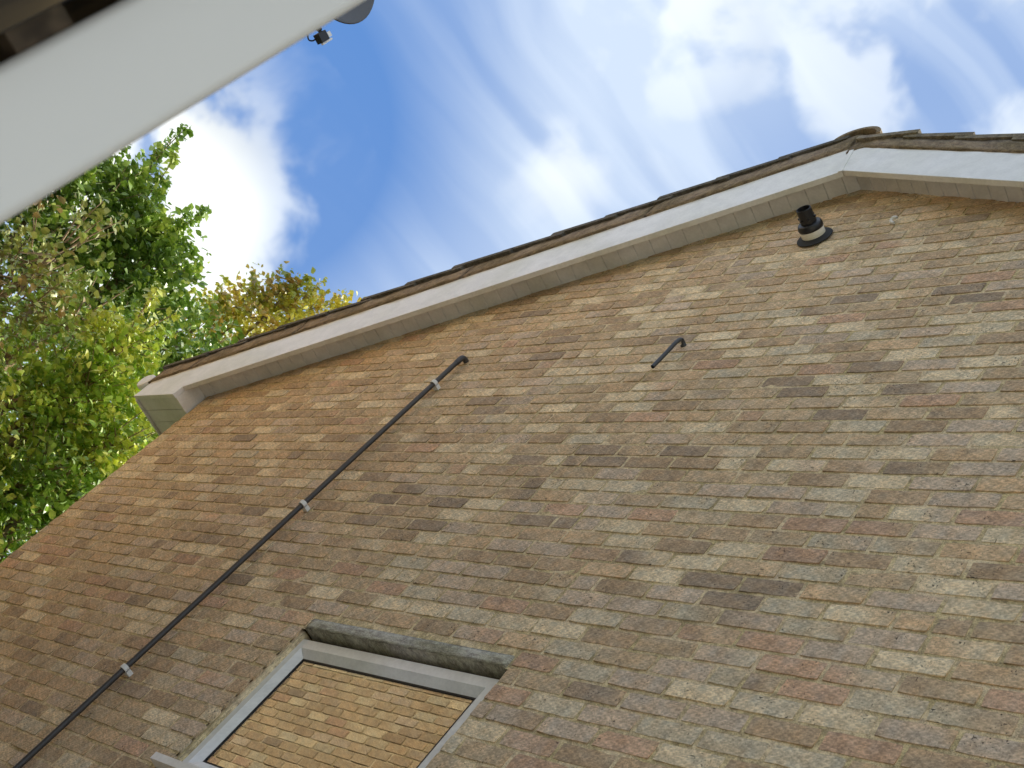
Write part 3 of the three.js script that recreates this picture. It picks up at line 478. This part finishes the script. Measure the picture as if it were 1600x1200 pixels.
// ---------------------------------------------------------------- trees beyond the end of the passage
function tree(name, label, o) {
  const t = thing(name, label, 'tree', o.group), r = rngOf(o.seed), V = (a) => new THREE.Vector3(...a);
  const base = V(o.base), fork = V(o.fork); t.position.copy(base); fork.sub(base);
  const tubes = [], limb = (a, b, ra, rb, bow = 0.12) => {
    const mid = a.clone().lerp(b, 0.5).add(new THREE.Vector3((r() - 0.5), (r() - 0.3), (r() - 0.5)).multiplyScalar(a.distanceTo(b) * bow * 2)), c = new THREE.QuadraticBezierCurve3(a, mid, b), n = 7, g = new THREE.TubeGeometry(c, n, 1, 6, false), p = g.attributes.position, q = new THREE.Vector3(), cc = new THREE.Vector3();
    for (let i = 0; i <= n; i++) { c.getPointAt(i / n, cc); const rad = lerp(ra, rb, i / n); for (let k = 0; k <= 6; k++) { const id = i * 7 + k; q.fromBufferAttribute(p, id).sub(cc).multiplyScalar(rad).add(cc); p.setXYZ(id, q.x, q.y, q.z); } }
    g.computeVertexNormals(); return g;
  };
  mesh('trunk', limb(new THREE.Vector3(0, -0.1, 0), fork, o.girth, o.girth * 0.6, 0.03), M.bark, t);
  const leaves = [], mat4 = new THREE.Matrix4(), pos = new THREE.Vector3(), qt = new THREE.Quaternion(), sc = new THREE.Vector3(), eu = new THREE.Euler(), up = new THREE.Vector3();
  const cols = o.colors.map((c) => srgb(...c)), tint = [];
  for (const [cx, cy, cz, rx, ry, n, shoots] of o.lobes) {
    const C = new THREE.Vector3(cx, cy, cz).sub(base);
    tubes.push(limb(fork.clone(), C, o.girth * 0.42, 0.025));
    const bough = cols[Math.floor(r() * cols.length)];
    for (let k = 0; k < n; k++) {
      const d = new THREE.Vector3(r() * 2 - 1, r() * 2 - 1, r() * 2 - 1); if (d.length() > 1 || d.length() < 0.05) { k--; continue; }
      const l = d.length(); d.multiplyScalar(Math.pow(l, 0.35) / l);
      const lump = 0.75 + 0.5 * n3(C.x + d.x * 2.2, C.y + d.y * 2.2 + 9, C.z + d.z * 2.2);
      const tip = new THREE.Vector3(d.x * rx, d.y * ry, d.z * rx).multiplyScalar(lump).add(C);
      const out = d.clone().normalize().add(new THREE.Vector3(0, 0.5, 0)).add(new THREE.Vector3(r() - 0.5, r() - 0.5, r() - 0.5)).normalize();
      const len = o.twig * (0.6 + 0.8 * r()), a = tip.clone().addScaledVector(out, -len * 0.6), b = tip.clone().addScaledVector(out, len * 0.4);
      if (k % 3 === 0) tubes.push(limb(a, b, 0.008, 0.003, 0.05));
      if (k % 14 === 0) tubes.push(limb(C.clone(), a, 0.02, 0.008));
      const tc = r() < 0.6 ? bough : cols[Math.floor(r() * cols.length)];
      for (let q = 0; q < o.perTwig; q++) leafAt(a, b, tc);
    }
    for (let k = 0; k < (shoots ?? 0); k++) {                      // long shoots that break the outline
      const out = new THREE.Vector3(r() - 0.5, 0.9 + r() * 0.5, (r() - 0.5) * 1.4).normalize(), a = C.clone().addScaledVector(out, ry * 0.5), b = a.clone().addScaledVector(out, (o.shoot ?? 0.5) * (0.7 + 0.6 * r()));
      tubes.push(limb(a, b, 0.012, 0.004, 0.06));
      const sp = o.spread; o.spread = sp * 0.7; for (let q = 0; q < o.perTwig * 2; q++) leafAt(a, b, bough); o.spread = sp;
    }
  }
  function leafAt(a, b, tc) {
    const f = Math.sqrt(r()); pos.copy(a).lerp(b, f * 1.08).add(up.set(r() - 0.5, r() - 0.5, r() - 0.5).multiplyScalar(o.spread));
    eu.set((r() - 0.5) * 2.2, r() * 6.283, (r() - 0.5) * 2.2); qt.setFromEuler(eu);
    const s = o.leaf * (0.6 + 0.8 * r()); sc.set(s * (0.8 + 0.4 * r()), s, s); leaves.push(mat4.compose(pos, qt, sc).clone());
    const k = 0.75 + 0.5 * r(), w = r() < 0.12 ? cols[Math.floor(r() * cols.length)] : tc; tint.push(new THREE.Color(w.r * k, w.g * k, w.b * k));
  }
  const g0 = mergeGeometries(tubes); mesh('branches', g0, M.twig, t);
  const inst = new THREE.InstancedMesh(leafGeo, M.leaf, leaves.length); inst.name = 'crown'; inst.castShadow = inst.receiveShadow = true; inst.userData.kind = 'stuff';
  leaves.forEach((q, i) => { inst.setMatrixAt(i, q); inst.setColorAt(i, tint[i]); }); t.add(inst);
  return leaves.length;
}
const leafGeo = (() => {                                             // a folded, pointed leaf about one unit long
  const m = new MB(), P = [[0, 0, 0], [0.3, 0.3, 0.09], [0.34, 0.58, 0.1], [0, 1, -0.06], [-0.34, 0.58, 0.1], [-0.3, 0.3, 0.09], [0, 0.5, 0]].map((p) => m.v(p[0], p[2], p[1] - 0.4, p[0], p[1]));
  m.i.push(P[0], P[6], P[1], P[1], P[6], P[2], P[2], P[6], P[3], P[3], P[6], P[4], P[4], P[6], P[5], P[5], P[6], P[0]); return m.geo();
})();
M.leaf = new THREE.MeshPhysicalMaterial({ color: 0xffffff, roughness: 0.42, transmission: 0.55, thickness: 0, side: THREE.DoubleSide });
let count = 0;
const Y = (a) => a.map(([x, y, z, ...q]) => [x, y + E, z, ...q]);
count += tree('leafy_tree', 'tall dark green tree with long shoots against the white cloud', { seed: 11, base: [-15.2, 0, -0.4], fork: [-15, 4.2, -0.3], girth: 0.2, twig: 0.5, perTwig: 20, spread: 0.2, leaf: 0.105, shoot: 0.7, colors: [[136, 164, 66], [156, 180, 74], [114, 144, 58], [178, 194, 88]],
  lobes: Y([[-14.9, 7.0, 0.45, 0.8, 0.7, 110], [-14.7, 7.1, -0.4, 0.6, 0.5, 80, 1], [-15, 7.2, 1.1, 0.9, 0.7, 90, 1], [-14.8, 7.55, 0.15, 0.42, 0.35, 36, 2], [-14.7, 7.5, -0.45, 0.34, 0.26, 26, 1], [-14.7, 6.6, -0.75, 0.7, 0.6, 100], [-14.9, 6.5, 0.8, 0.9, 0.7, 110], [-14.9, 7.85, 0.45, 0.2, 0.3, 8, 2], [-14.7, 7.75, -0.3, 0.18, 0.2, 10, 1], [-14.9, 5.7, 0.3, 1.1, 0.8, 100], [-14.8, 5.0, -0.9, 1, 0.9, 90]]) });
count += tree('leafy_tree', 'tree with mixed olive and rusty leaves and pale twigs, far left below the downpipe', { seed: 23, base: [-12.2, 0, 0.9], fork: [-12, 3.4, 0.7], girth: 0.12, twig: 0.5, perTwig: 9, spread: 0.2, leaf: 0.08, colors: [[160, 176, 80], [180, 156, 104], [150, 172, 76], [168, 174, 92], [172, 150, 100], [146, 168, 74]],
  lobes: Y([[-11.9, 4.7, 0.6, 0.5, 0.45, 60, 2], [-11.9, 5.1, 0.65, 0.45, 0.4, 46, 4], [-11.8, 4.15, 0.15, 0.45, 0.4, 50], [-11.8, 3.9, 0.7, 0.6, 0.5, 60], [-11.7, 4.75, 0.05, 0.35, 0.3, 30, 3]]) });
count += tree('leafy_tree', 'dense bright green small-leaved tree beside the corner of the brick wall', { seed: 37, base: [-10.9, 0, -0.5], fork: [-10.8, 2.6, -0.5], girth: 0.13, twig: 0.4, perTwig: 20, spread: 0.16, leaf: 0.072, colors: [[160, 190, 74], [188, 206, 88], [132, 164, 62], [208, 214, 102]],
  lobes: Y([[-10.7, 4.05, -0.3, 0.42, 0.4, 100], [-10.72, 4.4, -0.25, 0.32, 0.35, 64, 2], [-10.6, 3.4, -0.7, 0.5, 0.45, 110], [-10.55, 4.0, -0.75, 0.34, 0.3, 70], [-10.55, 2.95, -0.8, 0.5, 0.45, 110], [-10.7, 4.75, -0.15, 0.2, 0.22, 18, 2], [-10.6, 2.6, -0.3, 0.5, 0.5, 100], [-10.7, 3.5, 0.0, 0.45, 0.45, 84]]) });
count += tree('maple_tree', 'yellow and orange autumn tree showing above the roof verge', { seed: 41, base: [-19.4, 0, -3.6], fork: [-19.3, 7.5, -3.5], girth: 0.22, twig: 0.5, perTwig: 14, spread: 0.24, leaf: 0.115, colors: [[226, 214, 96], [210, 206, 90], [222, 192, 94], [190, 192, 84], [206, 176, 100]],
  lobes: Y([[-19.25, 10.9, -3.2, 0.6, 0.55, 38, 3], [-19.15, 11.5, -3.5, 0.6, 0.4, 36, 3], [-19.05, 11.9, -3.95, 0.5, 0.35, 28, 3], [-19.2, 10.2, -3.2, 0.7, 0.6, 44, 2], [-19.25, 11.2, -2.95, 0.35, 0.35, 26, 2], [-19.1, 10.6, -4.2, 1.1, 0.8, 60], [-19.2, 9.6, -2.6, 0.6, 0.5, 50, 2], [-19.2, 10.5, -2.75, 0.3, 0.3, 20, 2]]) });
count += tree('leafy_tree', 'green tree glimpsed just above the eaves box of the brick house', { seed: 53, base: [-17.6, 0, -2.8], fork: [-17.5, 4.5, -2.7], girth: 0.2, twig: 0.55, perTwig: 16, spread: 0.24, leaf: 0.12, colors: [[136, 164, 66], [156, 180, 74], [114, 144, 58], [178, 194, 88]],
  lobes: Y([[-17.4, 8.3, -2.2, 0.7, 0.6, 80], [-17.4, 7.5, -2.4, 0.9, 0.7, 100], [-17.2, 6.3, -3.1, 1.1, 0.9, 120], [-17.3, 8.3, -2.9, 0.6, 0.5, 60], [-17.4, 6.6, -1.6, 1, 0.9, 100], [-17.2, 5.2, -2.4, 1.2, 1, 120]]) });
console.log('leaves', count);

renderer.render(scene, camera);
